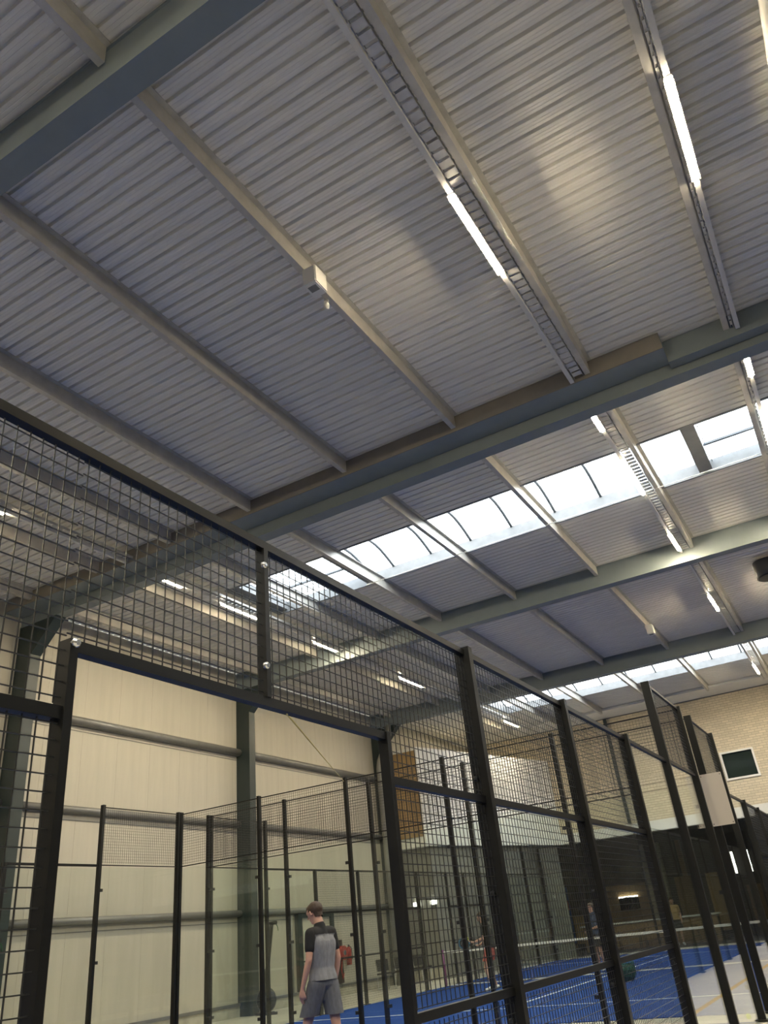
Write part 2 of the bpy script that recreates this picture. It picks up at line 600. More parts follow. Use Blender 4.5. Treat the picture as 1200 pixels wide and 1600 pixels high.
# purlins -----------------------------------------------------------
PURL = [-14.75, -12.6, -10.5, -8.42, -6.19, -3.96, -1.58, 0.50, 2.7, 4.9]
bay_lab = ['behind the nearest roof beam', 'in the large bay nearest the camera',
           'under the first skylight strip', 'before the farthest roof beam', 'beside the brick end wall']
for bi in range(len(bays_y) - 1):
    ya = bays_y[bi] + (0.03 if bi == 0 else 0.137)
    yb = bays_y[bi + 1] - (0.03 if bi == 4 else 0.137)
    if bi == 4:
        yb = 34.0
    for pi, px in enumerate(PURL):
        if bi == 0 and pi in (0, 9):
            continue
        if bi == 1 and px < -0.5:
            yb = BEAMS[1] - 0.63
        elif bi == 1:
            yb = BEAMS[1] - 0.345
        mb = MB()
        # Z section: bottom flange, web, top flange and a small lip
        mb.box(px - 0.05, px + 0.035, ya, yb, ZP, ZP + 0.012)
        mb.box(px + 0.023, px + 0.035, ya, yb, ZP + 0.012, ZC - 0.012)
        mb.box(px + 0.023, px + 0.10, ya, yb, ZC - 0.012, ZC - 0.002)
        mb.box(px - 0.05, px - 0.04, ya, yb, ZP + 0.012, ZP + 0.035)
        o = mb.build('purlin', M_PURL)
        tag(o, 'roof purlin %s, %s from cream wall' % (bay_lab[bi], ORD[pi]), 'purlin', 'roof purlins')

# end wall -----------------------------------------------------------
we = empty('wall_back', (-4, YE, 0), kind='structure')
WX0, WX1, WZ0, WZ1 = -4.38, -3.22, 5.72, 6.68
mb = MB()
mb.box(XL, WX0, YE, YE + 0.3, 4.62, 9.06)
mb.box(WX1, XR, YE, YE + 0.3, 4.62, 9.06)
mb.box(WX0, WX1, YE, YE + 0.3, 4.62, WZ0)
mb.box(WX0, WX1, YE, YE + 0.3, WZ1, 9.06)
mb.build('brickwork', M_BRICK, we)
MB().box(XL, XR, YE - 0.02, YE + 0.32, 4.22, 4.62).build('lintel_band', M_BAND, we)
MB().box(XL, XR, YE - 0.03, YE, 9.03, 9.06).build('dark_joint', M_DARKBAR, we)
MB().box(XL, XR, YE + 0.02, YE + 0.3, 9.06, 9.4).build('upper_band', M_BAND, we)
w3 = empty('window_3', ((WX0 + WX1) / 2, YE, WZ0), kind='structure')
mb = MB()
t = 0.075
mb.box(WX0 - t, WX1 + t, YE - 0.04, YE + 0.1, WZ0 - t, WZ0)
mb.box(WX0 - t, WX1 + t, YE - 0.04, YE + 0.1, WZ1, WZ1 + t)
mb.box(WX0 - t, WX0, YE - 0.04, YE + 0.1, WZ0, WZ1)
mb.box(WX1, WX1 + t, YE - 0.04, YE + 0.1, WZ0, WZ1)
mb.build('window_frame', M_WHITE, w3)
MB().box(WX0, WX1, YE + 0.05, YE + 0.07, WZ0, WZ1).build('pane', M_WINGL, w3)
tag(MB().bar((-8.68, YE - 0.12, 4.64), (-8.74, YE - 0.12, 9.02), 0.14, 0.12).build('wind_post', M_COLM),
    'thin dark teal steel post standing against the brick end wall', 'post')

# right wall and the wall behind the camera
tag(MB().box(XR, XR + 0.25, YB, YE, 0, ZC + 0.1).build('wall_right', mat('dark_brown_grey_wall', (0.13, 0.12, 0.105), 0.6, 0.0, 0.1, 1.0)), kind='structure')
tag(MB().box(XL - 0.25, XR + 0.25, YB - 0.25, YB, 0, ZC + 0.1).build('wall_front', MATS['dark_brown_grey_wall']), kind='structure')

# mezzanine block in the far left corner ------------------------------
mz = empty('wall_mezzanine', (-14, 31, 0), kind='structure')
MB().prism([(XL + 0.09, 27.3), (-14.1, 27.3), (-11.76, YE - 0.03), (XL + 0.09, YE - 0.03)], 4.22, 7.75).build('white_box', M_MEZZ, mz)
for j in range(5):
    xa = XL + 0.12 + j * 0.288
    MB().box(xa, xa + 0.28, 27.24, 27.30, 4.55, 7.62).build('ochre_panel', M_OCHRE, mz)
MB().prism([(XL + 0.09, 27.7), (-14.2, 27.7), (-12.0, YE - 0.1), (XL + 0.09, YE - 0.1)], 0.0, 4.22).build('grey_base', M_GREY, mz)
MB().box(XL + 0.09, -14.2, 27.58, 27.7, 0, 0.35).build('kerb', M_PLINTH, mz)

# lounge beneath the end wall ------------------------------------------
lg = empty('wall_lounge', (-4, 41, 0), kind='structure')
lc = empty('ceiling_lounge', (-4, 38, 4.22), kind='structure')
MB().box(XL, XR, YE + 0.3, 42.0, 4.22, 4.32).build('ceiling_board', M_DARK, lc)
MB().box(XL, XR, 41.0, 41.2, 0, 4.22).build('lounge_rear', M_DARK, lg)
tag(MB().box(XL - 0.2, XL, YE, 42, 0, 4.22).build('wall_lounge_left', M_DARK), kind='structure')
tag(MB().box(XR, XR + 0.2, YE, 42, 0, 4.22).build('wall_lounge_right', M_DARK), kind='structure')
tag(MB().box(XL, XR, YE + 0.1, 41.0, 0.0, 0.012).build('floor_lounge', M_DARK), kind='structure')
for j in range(16):
    MB().box(XL + 0.1, XR - 0.1, YE + 0.5 + j * 0.33, YE + 0.56 + j * 0.33, 4.12, 4.22).build('ceiling_batten', M_DARK, lc)
for (xa, xb, za, zb, mt) in ((-12.2, -9.85, 0.3, 2.55, M_WOOD), (-15.3, -14.75, 0.3, 1.75, M_OCHRE), (-13.7, -12.85, 0.3, 1.45, M_LWOOD),
                             (-8.6, -7.5, 0.3, 2.6, M_WOOD), (-7.2, -6.4, 0.3, 2.6, M_LWOOD), (-5.6, -3.0, 0.3, 1.95, M_WOOD)):
    n = max(1, round((xb - xa) / 0.30))
    for q in range(n):
        MB().box(xa + (xb - xa) * q / n + 0.005, xa + (xb - xa) * (q + 1) / n - 0.005, 40.94, 41.0, za, zb).build('wood_panel', mt, lg)
MB().box(-9.75, -8.9, 40.6, 41.0, 0, 4.22).build('brick_pier', M_BRICKY, lg)
MB().box(-8.15, -7.95, 40.8, 41.0, 0, 4.22).build('pier', M_WOOD, lg)

# ================================================================== COURTS
CX0, CX1 = -12.3, -2.035      # court side walls (centre line)
A0, A1 = -7.3, 12.87
B0, B1 = 13.70, 33.9
BX = (CX0, -10.25, -8.2, -6.15, -4.1, CX1)

cl = MB().box(CX0 + 0.06, CX1 - 0.06, A0, A1 - 0.08, 0.0, 0.012)
ca = empty('court_surface', ((CX0 + CX1) / 2, 2, 0), 'blue padel court carpet inside the nearest fence', 'court floor')
cl.build('carpet', M_BLUE, ca)
cb = empty('court_surface', ((CX0 + CX1) / 2, 24, 0), 'blue padel court carpet of the far court behind the glass walls', 'court floor')
MB().box(CX0 + 0.06, CX1 - 0.06, B0 + 0.06, B1 - 0.08, 0.0, 0.012).build('carpet', M_BLUE, cb)
CM = (CX0 + CX1) / 2
for (par, ys, cy) in ((ca, (A1 - 3.05,), None), (cb, (B0 + 2.75, B1 - 3.05), None)):
    for y in ys:
        MB().box(CX0 + 0.06, CX1 - 0.06, y - 0.025, y + 0.025, 0.012, 0.016).build('service_line', M_LINE, par)
MB().box(CM - 0.025, CM + 0.025, 2.8, A1 - 3.0, 0.012, 0.0155).build('centre_line', M_LINE, ca)
MB().box(CM - 0.025, CM + 0.025, B0 + 2.75, B1 - 3.0, 0.012, 0.0155).build('centre_line', M_LINE, cb)

CLAMP = sharebox('clamp', 0.075, 0.06, 0.05, M_BLACK)
STUD = MB().tube([(0, -0.012, 0), (0, 0.012, 0)], 0.014, 8).mesh('clamp_stud')
STUD.materials.append(M_CHROME)


def bolt_mesh(axis):
    d = Vector((0, -0.02, 0)) if axis == 'y' else Vector((0.02, 0, 0))
    mb = MB()
    mb.tube([Vector((0, 0, 0)), d * 0.6, d], [0.017, 0.017, 0.008], 8)
    me = mb.mesh('bolt')
    return me


BOLT_Y, BOLT_X = bolt_mesh('y'), bolt_mesh('x')
BOLT_Y.materials.append(M_BLACK)
BOLT_X.materials.append(M_CHROME)


def pt(axis, fixed, t, off, z):
    return (fixed + off, t, z) if axis == 'y' else (t, fixed + off, z)


def tbox(mb, axis, fixed, t0, t1, o0, o1, z0, z1):
    a, b = pt(axis, fixed, t0, o0, z0), pt(axis, fixed, t1, o1, z1)
    mb.box(min(a[0], b[0]), max(a[0], b[0]), min(a[1], b[1]), max(a[1], b[1]), z0, z1)
    return mb


def wire_grid(axis, fixed, t0, t1, z0, z1, pitch=0.0505, d=0.0038, zp=None):
    zp = zp or pitch
    mb = MB()
    h = d / 2

    def wire(a, b):
        a, b = Vector(a), Vector(b)
        dd = (b - a)
        if abs(dd.z) > 1e-6:
            s, t_ = Vector((1, 0, 0)), Vector((0, 1, 0))
        elif abs(dd.x) > abs(dd.y):
            s, t_ = Vector((0, 1, 0)), Vector((0, 0, 1))
        else:
            s, t_ = Vector((1, 0, 0)), Vector((0, 0, 1))
        vs = [p + s * (i * h) + t_ * (j * h) for p in (a, b) for i, j in ((-1, -1), (1, -1), (1, 1), (-1, 1))]
        mb.add(vs, [(0, 1, 5, 4), (1, 2, 6, 5), (2, 3, 7, 6), (3, 0, 4, 7)])

    n = int((t1 - t0) / pitch)
    off = ((t1 - t0) - n * pitch) / 2
    for i in range(n + 1):
        t = t0 + off + i * pitch
        wire(pt(axis, fixed, t, 0, z0), pt(axis, fixed, t, 0, z1))
    n = int((z1 - z0) / zp)
    off = ((z1 - z0) - n * zp) / 2
    for i in range(n + 1):
        z = z0 + off + i * zp
        wire(pt(axis, fixed, t0, d * 0.9, z), pt(axis, fixed, t1, d * 0.9, z))
    return mb


def fence(name, label, cat, axis, fixed, posts, bays, group=None):
    """posts: (t, height, along, across[, z0]); bays: dict(t0,t1,glass,mesh,rails)"""
    tm = (posts[0][0] + posts[-1][0]) / 2
    e = empty(name, pt(axis, fixed, tm, 0, 0), label, cat, group)
    for p in posts:
        t, h, al, ac = p[:4]
        z0 = p[4] if len(p) > 4 else 0.0
        tbox(MB(), axis, fixed, t - al / 2, t + al / 2, -ac / 2, ac / 2, z0, h).build('post', M_POST, e)
        if z0 == 0.0 and ac > 0.07:
            tbox(MB(), axis, fixed, t - al / 2 - 0.05, t + al / 2 + 0.05, -ac / 2 - 0.03, ac / 2 + 0.03, 0.013, 0.025).build('base_plate', M_BLACK, e)
    for b in bays:
        t0, t1 = b['t0'], b['t1']
        for z in b.get('rails', ()):
            tbox(MB(), axis, fixed, t0, t1, -b.get('rt', 0.04) / 2, b.get('rt', 0.04) / 2, z, z + b.get('rt', 0.04)).build('rail', M_POST, e)
        for (z0, z1) in b.get('mesh', ()):
            wire_grid(axis, fixed, t0, t1, z0, z1, b.get('pitch', 0.0505), b.get('wire', 0.0038)).build('wire_mesh', M_WIRE, e)
        for (z0, z1) in b.get('glass', ()):
            g = tbox(MB(), axis, fixed, t0 + 0.012, t1 - 0.012, -0.006, 0.006, z0, z1).build('glass_pane', M_GLASS, e)
            for z in b.get('clamps', (0.39, 1.53, 2.67)):
                if z > z1:
                    continue
                for tt in b.get('ends', (t0 + 0.03,)):
                    c = pt(axis, fixed, tt, 0, z)
                    inst(CLAMP, 'clamp', c, g)
    return e


PA, PC = 0.06, 0.11        # main posts: along the run, across it
MESHB = [(0.06, 1.06), (1.12, 2.09), (2.15, 3.05)]
# --- near side fence of the first court, with the entrance opening
posts = [(-1.45, 3.1, PA, PC), (0.55, 3.1, PA, PC), (1.60, 2.36, 0.032, 0.055), (2.61, 3.06, 0.03, 0.05, 2.36), (3.60, 2.36, 0.032, 0.055),
         (4.81, 3.115, PA, PC), (6.81, 3.12, PA, PC), (8.90, 3.12, PA, PC), (10.92, 4.13, PA, PC), (A1, 4.13, PA, PC)]
bays = [dict(t0=-1.42, t1=0.52, rails=(1.07, 2.10, 3.06), mesh=MESHB),
        dict(t0=0.58, t1=1.584, rails=(1.07, 2.10), mesh=[(0.06, 1.06), (1.12, 2.10), (2.15, 3.05)]),
        dict(t0=0.58, t1=4.78, rails=(3.06,)),
        dict(t0=1.60, t1=3.60, rails=(2.32,)),
        dict(t0=1.584, t1=3.60, mesh=[(2.36, 3.06)]),
        dict(t0=3.616, t1=4.78, rails=(1.07, 2.10), mesh=[(0.06, 1.06), (1.12, 2.09), (2.15, 3.05)]),
        dict(t0=4.84, t1=6.78, rails=(1.07, 2.10, 3.06), mesh=MESHB),
        dict(t0=6.84, t1=8.87, rails=(1.07, 2.10, 3.06), mesh=MESHB),
        dict(t0=8.93, t1=10.89, rails=(3.06,), glass=[(0.04, 3.03)]),
        dict(t0=10.95, t1=A1 - 0.03, rails=(3.08, 4.08), glass=[(0.04, 3.06)], mesh=[(3.13, 4.07)])]
nf = fence('court_fence', 'tall anthracite mesh fence with entrance opening running alongside the camera', 'fence', 'y', CX1, posts, bays)
for (yy, zs) in ((4.78, (0.95, 1.59, 2.145, 2.25)), (6.78, (0.95, 1.59, 2.12, 2.23)), (8.87, (0.95, 1.59, 2.12))):
    for z in zs:
        inst(BOLT_Y, 'bolt', (CX1 - 0.025, yy, z), nf)
for z in (2.49, 2.965):
    inst(BOLT_X, 'bolt', (CX1 + 0.025, 2.585, z), nf)
inst(BOLT_X, 'bolt', (CX1 + 0.025, 1.60, 2.345), nf)

GB = dict(rails=(3.08, 4.08), glass=[(0.04, 3.06)], mesh=[(3.12, 4.07)])


def back_bays(y):
    return [dict(t0=BX[i] + 0.03, t1=BX[i + 1] - 0.03, rt=0.018, ends=((BX[i + 1] - 0.06,) if y == A1 else (BX[i] + 0.06,)), **GB) for i in range(5)]


TP = 0.075
fence('court_back_wall', 'glass back wall with mesh top closing the nearest court', 'court wall', 'x', A1,
      [(x, 4.13, PA, TP) for x in BX[:-1]], back_bays(A1))
fence('court_back_wall', 'second parallel glass back wall with mesh top, belonging to the far court', 'court wall', 'x', B0,
      [(x, 4.13, PA, TP) for x in BX[:-1]], back_bays(B0))
fence('court_side_wall', 'glass and mesh side wall of the nearest court, standing towards the cream wall', 'court wall', 'y', CX0,
      [(8.85, 3.1, PA, TP), (10.80, 4.13, PA, TP), (A1 - 0.09, 4.13, 0.05, TP)],
      [dict(t0=8.88, t1=10.77, rails=(3.06,), glass=[(0.04, 3.04)]),
       dict(t0=10.83, t1=A1 - 0.12, rt=0.018, **GB)])
ly = [B0 + 0.09, 15.65, 17.6, 19.6, 21.6, 22.9, 24.9, 26.2, 28.2, 30.0, 31.9, B1 - 0.09]
lb = [dict(t0=ly[0] + 0.03, t1=ly[1] - 0.03, rt=0.022, **GB), dict(t0=ly[1] + 0.03, t1=ly[2] - 0.03, rails=(3.06,), glass=[(0.04, 3.04)])]
for i in range(2, 9):
    if i in (5, ):
        lb.append(dict(t0=ly[i] + 0.03, t1=ly[i + 1] - 0.03, rails=(2.32, 3.06), mesh=[(2.37, 3.05)]))
    else:
        lb.append(dict(t0=ly[i] + 0.03, t1=ly[i + 1] - 0.03, rails=(1.07, 2.10, 3.06), mesh=[(0.06, 3.05)]))
lb += [dict(t0=ly[9] + 0.03, t1=ly[10] - 0.03, rails=(3.06,), glass=[(0.04, 3.04)]), dict(t0=ly[10] + 0.03, t1=ly[11] - 0.03, **GB)]
fence('court_side_wall', 'long glass and mesh side wall of the far court, standing towards the cream wall', 'court wall', 'y', CX0,
      [(y, 4.13 if i in (0, 1, 10, 11) else 3.1, PA, TP) for i, y in enumerate(ly)], lb)
ry = list(ly)
ry[0] = B0
rb = [dict(b) for b in lb]
fence('court_side_wall', 'anthracite side wall of the far court continuing the line of the near fence', 'court wall', 'y', CX1,
      [(y, 4.13 if i in (0, 1, 10, 11) else 3.12, PA, PC) for i, y in enumerate(ry)], rb)
fence('court_back_wall', 'farthest glass back wall with mesh top, in front of the dark lounge', 'court wall', 'x', B1,
      [(x, 4.13, PA, TP) for x in BX], back_bays(B1))

# fence and carpet of the neighbouring court across the aisle (mirrored in the near glass)
QX = 0.45
tag(MB().box(QX + 0.06, QX + 10.2, 2.0, 33.9, 0.0, 0.012).build('court_surface', M_BLUE), 'blue carpet of the neighbouring court across the aisle', 'court floor')
qy = [2.0 + 2.0 * k for k in range(17)]
fence('court_fence', 'anthracite fence of the neighbouring court on the other side of the aisle', 'fence', 'y', QX,
      [(y, 3.1, PA, PC) for y in qy],
      [dict(t0=qy[k] + 0.03, t1=qy[k + 1] - 0.03, rails=(1.07, 2.1, 3.06), mesh=[(0.06, 3.05)]) for k in range(16)])

# sign board on the far court's corner post
sb = empty('sign_board', (-1.92, B0 - 0.07, 2.43), 'blank pale beige board fixed to the corner post of the far court', 'sign')
MB().box(-2.09, -1.765, B0 - 0.075, B0 - 0.065, 2.43, 3.19).build('board', M_SIGN, sb)
for (x, z) in ((-2.07, 2.46), (-2.07, 3.16), (-1.785, 2.46), (-1.785, 3.16)):
    MB().tube([(x, B0 - 0.079, z), (x, B0 - 0.075, z)], 0.008, 8).build('screw', M_BLACK, sb)

# net of the far court ---------------------------------------------------
YN = 23.9
ne = empty('court_net', (CM, YN, 0), 'black net with white top tape across the far court', 'net')
MB().box(CX0 + 0.12, CX1 - 0.12, YN - 0.012, YN + 0.012, 0.85, 0.91).build('tape', M_TAPE, ne)
MB().box(CX0 + 0.12, CX1 - 0.12, YN - 0.012, YN + 0.012, 0.022, 0.05).build('bottom_tape', M_TAPE, ne)
MB().box(CM - 0.025, CM + 0.025, YN - 0.015, YN + 0.015, 0.022, 0.90).build('centre_strap', M_TAPE, ne)
wire_grid('x', YN, CX0 + 0.12, CX1 - 0.12, 0.05, 0.85, 0.045, 0.003).build('netting', M_BLACK, ne)
for x in (CX0 + 0.10, CX1 - 0.10):
    MB().tube([(x, YN, 0.012), (x, YN, 0.95)], 0.03, 10).build('net_post', M_PURPLE, ne)

# yellow guide line on the aisle floor
tag(MB().box(-0.95, -0.85, 6.0, 35.0, 0.0, 0.003).build('floor_marking', M_YEL), 'narrow yellow guide line painted along the grey aisle floor', 'floor marking')

# ================================================================== LIGHTING RUNS
TZ = 8.82      # underside of the tubes
LIGHT_Y = {1: [(6.03, 7.53)], 2: [(11.28, 12.08), (13.45, 14.95), (17.3, 18.4)], 3: [(22.2, 23.7)], 4: [(31.0, 32.5)], 0: [(-6.5, -5.0), (-1.6, -0.1)]}  # lamps behind the camera are unseen, added to light the hall
runs = [(-1.85, 'above the near fence', 1), (0.64, 'at the right edge of the roof', -1), (-11.72, 'towards the cream wall', 1)]
pos_lab = {0: 'unseen behind the camera', 1: 'in the nearest roof bay', 2: 'in the skylight bay', 3: 'before the farthest beam', 4: 'beside the brick wall'}
for (x, rl, side) in runs:
    for bi in range(5):
        ya, yb = bays_y[bi] + 0.16, bays_y[bi + 1] - 0.16
        if bi == 4:
            yb = 33.9
        if bi == 1:
            yb = BEAMS[1] - (0.64 if x < -0.5 else 0.36)
        e = empty('light_track', (x, (ya + yb) / 2, TZ + 0.03), 'lighting track %s, %s' % (rl, pos_lab[bi]), 'light track', 'lighting tracks')
        MB().box(x - 0.032, x + 0.032, ya, yb, TZ + 0.035, TZ + 0.095).build('track', M_TRACK, e)
        mb = MB()
        xt0, xt1 = (x + 0.045, x + 0.20) if side > 0 else (x - 0.085, x - 0.045)
        mb.box(xt0, xt0 + 0.006, ya, yb, TZ + 0.09, TZ + 0.14)
        mb.box(xt1 - 0.006, xt1, ya, yb, TZ + 0.09, TZ + 0.14)
        y = ya
        while y < yb - 0.12:
            mb.box(xt0, xt1, y, y + 0.10, TZ + 0.09, TZ + 0.096)
            y += 0.14
        mb.build('cable_tray', M_GALV, e)
        y = ya + 0.4
        while y < yb:
            MB().bar((x, y, TZ + 0.09), (x, y, ZC - 0.01), 0.012).build('hanger', M_GALV, e)
            y += 2.4
        for li, (l0, l1) in enumerate(LIGHT_Y[bi]):
            nth = '' if len(LIGHT_Y[bi]) == 1 else ', %s along' % ORD[li]
            f = empty('batten_light', (x, (l0 + l1) / 2, TZ), 'lit LED batten %s, %s%s' % (rl, pos_lab[bi], nth), 'lamp', 'LED batten lamps')
            hb = MB().box(x - 0.05, x + 0.05, l0, l1, TZ + 0.022, TZ + 0.034)
            hb.box(x - 0.05, x - 0.040, l0, l1, TZ + 0.0035, TZ + 0.022)  # side lips added to keep tube light off the deck and upper wall
            hb.box(x + 0.040, x + 0.05, l0, l1, TZ + 0.0035, TZ + 0.022)
            hb.build('housing', M_WHITE, f)
            mb = MB()
            ring = [(-0.028, TZ + 0.022), (-0.028, TZ + 0.005), (-0.015, TZ - 0.014), (0.015, TZ - 0.014), (0.028, TZ + 0.005), (0.028, TZ + 0.022)]
            vs = [(x + a, l0 + 0.02, b) for a, b in ring] + [(x + a, l1 - 0.02, b) for a, b in ring]
            n = 6
            fs = [(i, i + 1, n + i + 1, n + i) for i in range(5)] + [tuple(range(n)), tuple(reversed(range(n, 2 * n)))]
            mb.add(vs, fs)
            mb.build('tube', M_TUBE, f)

# white duct pipe in the top right corner
tag(MB().tube([(1.66, 3.2, 8.98), (1.66, 10.8, 8.98)], 0.075, 14).build('ventilation_pipe', M_WHITE), 'pale round pipe under the roof in the top right corner', 'pipe')


# speaker boxes on the purlins
def speaker(y, label):
    e = empty('speaker_box', (-3.84, y, 8.60), label, 'speaker', 'white cube speakers on the purlins')
    bm = bmesh.new()
    bmesh.ops.create_cube(bm, size=1)
    for v in bm.verts:
        v.co = Vector((v.co.x * 0.20, v.co.y * 0.26, v.co.z * 0.29 + 0.145))
    bmesh.ops.bevel(bm, geom=bm.edges[:], offset=0.012, segments=2, affect='EDGES')
    me = bpy.data.meshes.new('cabinet')
    bm.to_mesh(me)
    bm.free()
    me.materials.append(M_WHITE)
    inst(me, 'cabinet', (-3.84, y, 8.60), e)
    MB().box(-3.90, -3.78, y - 0.08, y + 0.02, 8.594, 8.60).build('grille', M_GREY, e)
    MB().box(-3.97, -3.93, y - 0.06, y + 0.06, 8.78, ZP).build('bracket', M_GALV, e)
    return e


speaker(6.13, 'white cube speaker hanging from a purlin in the nearest roof bay')
speaker(23.6, 'small white cube speaker on a purlin before the farthest roof beam')
ps = empty('motion_sensor', (-3.99, 6.62, 8.72), 'tiny white motion sensor below the purlin next to the cube speaker', 'sensor')
MB().tube([(-3.99, 6.62, 8.885), (-3.99, 6.62, 8.84)], 0.035, 12).build('base', M_WHITE, ps)
MB().tube([(-3.99, 6.62, 8.84), (-3.99, 6.62, 8.80), (-3.99, 6.62, 8.76), (-3.99, 6.62, 8.735)], [0.03, 0.042, 0.038, 0.015], 12).build('lens', M_WHITE, ps)
MB().tube([(-3.99, 6.62, 8.918), (-3.99, 6.62, 8.885)], 0.012, 8).build('stem', M_WHITE, ps)

# ceiling fan/heater drum at the right edge
fh = empty('roof_fan', (-0.20, 21.35, 8.62), 'dark round ventilation drum under the roof at the right edge', 'fan')
MB().tube([(-0.20, 21.35, 8.62), (-0.20, 21.35, 9.05)], 0.33, 24).build('drum', mat('dark_drum_paint', (0.10, 0.10, 0.095), 0.5), fh)
MB().tube([(-0.20, 21.35, 8.60), (-0.20, 21.35, 8.62)], [0.30, 0.34], 24).build('lower_rim', M_BLACK, fh)
for s in (-0.2, 0.2):
    MB().tube([(-0.2 + s, 21.35, 9.05), (-0.2 + s, 21.35, ZC)], 0.01, 6).build('hanger', M_GALV, fh)

# tension cable along the first skylight and a cord from the lintel
tag(MB().tube([(-8.6, 15.05, 8.905), (-3.9, 15.02, 8.90), (0.42, 15.0, 8.905)], 0.008, 6).build('tension_cable', M_GALV), 'thin steel cable stretched below the first skylight strip', 'cable')
tag(MB().tube([(CX1, 2.76, 2.318), (-8.2, 12.82, 4.06)], 0.0045, 5).build('loose_cord', M_YSTR), 'thin pale yellow cord running from the entrance lintel to the back wall', 'cord')

# drainpipe by the third column
tag(MB().tube([(-14.80, 26.58, 8.60), (-14.80, 26.58, 8.25), (-15.33, 26.58, 7.35), (-15.38, 26.58, 7.1), (-15.38, 26.58, 0.0)], 0.10, 12).build('drainpipe', M_GREY),
    'grey drainpipe with a bend beside the farthest steel column', 'pipe')


# ================================================================== OBJECTS BY THE LEFT WALL
def rower(x, y, label, tilt):
    e = empty('exercise_machine', (x, y, 0), label, 'exercise machine', 'machines stored upright by the cream wall')
    # flywheel drum
    MB().tube([(x - 0.02, y - 0.11, 0.33), (x - 0.02, y - 0.07, 0.33), (x - 0.02, y + 0.07, 0.33), (x - 0.02, y + 0.11, 0.33)], [0.22, 0.27, 0.27, 0.22], 24).build('flywheel_drum', M_BLACK, e)
    MB().tube([(x - 0.02, y - 0.125, 0.33), (x - 0.02, y - 0.11, 0.33)], [0.08, 0.12], 16).build('hub', mat('dark_grey_plastic', (0.06, 0.06, 0.06), 0.5), e)
    MB().bar((x - 0.12, y, 0.06), (x - 0.06, y + tilt, 2.08), 0.10, 0.05, (0, 1, 0)).build('rail', mat('dark_grey_plastic', (0.06, 0.06, 0.06), 0.5), e)
    MB().bar((x - 0.02, y, 0.50), (x - 0.03, y + tilt * 0.9, 1.98), 0.04, 0.03, (0, 1, 0)).build('arm', M_BLACK, e)
    MB().tube([(x - 0.12, y + tilt, 2.08), (x + 0.10, y + tilt, 2.08)], 0.045, 12).build('top_roller', M_BLACK, e)
    MB().ball((x - 0.02, y + 0.02, 0.92), (0.09, 0.10, 0.11)).build('monitor', mat('dark_grey_plastic', (0.06, 0.06, 0.06), 0.5), e)
    MB().bar((x - 0.35, y, 0.03), (x + 0.3, y, 0.03), 0.08, 0.06).build('foot', M_BLACK, e)
    MB().bar((x, y - 0.25, 0.03), (x, y + 0.25, 0.03), 0.08, 0.06).build('foot', M_BLACK, e)
    MB().tube([(x + 0.06, y + tilt + 0.03, 2.05), (x + 0.09, y + tilt + 0.06, 1.98), (x + 0.09, y + tilt + 0.08, 1.88)], 0.010, 6).build('strap', M_GREEN, e)


rower(-14.75, 18.7, 'dark upright exercise machine with round flywheel beside the middle steel column', 0.35)
rower(-14.75, 10.2, 'dark upright exercise machine with slanted rail at the left picture edge', 0.45)

# door set in the left wall with an exit sign
d1 = empty('door_1', (XL + 0.06, 22.4, 0.0), kind='structure')
MB().box(XL, XL + 0.14, 21.30, 21.50, 0.3, 2.31).build('jamb', M_COLM, d1)
MB().box(XL, XL + 0.14, 23.05, 23.2, 0.3, 2.31).build('jamb', M_COLM, d1)
MB().box(XL, XL + 0.06, 21.5, 23.05, 0.3, 2.2).build('leaf', M_WALL, d1)
MB().box(XL, XL + 0.12, 21.5, 23.05, 2.2, 2.31).build('head', M_COLM, d1)
MB().bar((XL + 0.06, 21.62, 1.05), (XL + 0.14, 21.62, 1.05), 0.03).build('handle', M_BLACK, d1)
es = empty('exit_sign', (XL + 0.09, 21.78, 1.70), 'small green and white safety sign beside the door in the cream wall', 'sign')
MB().box(XL + 0.06, XL + 0.085, 21.66, 21.84, 1.62, 1.86).build('plate', M_EXIT, es)
MB().box(XL + 0.085, XL + 0.088, 21.68, 21.82, 1.64, 1.72).build('green_band', M_GREEN, es)
tag(MB().tube([(XL + 0.08, 21.0, 0.3), (XL + 0.08, 21.0, 2.3)], 0.045, 10).build('conduit', M_GIRT), 'grey vertical conduit on the cream wall left of the door', 'pipe')

# fire point
fb = empty('fire_point', (XL + 0.08, 23.6, 0.31), 'dark board with a red fire hose reel on the cream wall', 'fire hose')
MB().box(XL + 0.005, XL + 0.05, 23.35, 23.72, 0.34, 1.52).build('board', mat('dark_brown_board', (0.05, 0.035, 0.03), 0.6), fb)
MB().tube([(XL + 0.06, 23.56, 1.15), (XL + 0.22, 23.56, 1.15)], 0.20, 20).build('hose_reel', M_RED, fb)
MB().tube([(XL + 0.22, 23.56, 1.15), (XL + 0.25, 23.56, 1.15)], 0.07, 12).build('hub', M_CHROME, fb)
MB().tube([(XL + 0.14, 23.52, 0.95), (XL + 0.15, 23.44, 0.7), (XL + 0.15, 23.5, 0.45), (XL + 0.14, 23.6, 0.6)], 0.018, 8).build('hose', M_RED, fb)
fe = empty('fire_extinguisher', (XL + 0.10, 23.98, 0.80), 'red fire extinguisher hanging on the cream wall beside the hose reel', 'extinguisher')
MB().tube([(XL + 0.11, 23.98, 0.80), (XL + 0.11, 23.98, 1.22), (XL + 0.11, 23.98, 1.28), (XL + 0.11, 23.98, 1.30)], [0.085, 0.085, 0.055, 0.03], 16).build('cylinder', M_RED, fe)
MB().tube([(XL + 0.11, 23.98, 1.30), (XL + 0.11, 23.98, 1.36)], 0.025, 10).build('valve', M_BLACK, fe)
MB().tube([(XL + 0.13, 23.98, 1.34), (XL + 0.2, 24.02, 1.25), (XL + 0.2, 24.03, 0.95)], 0.012, 8).build('hose', M_BLACK, fe)
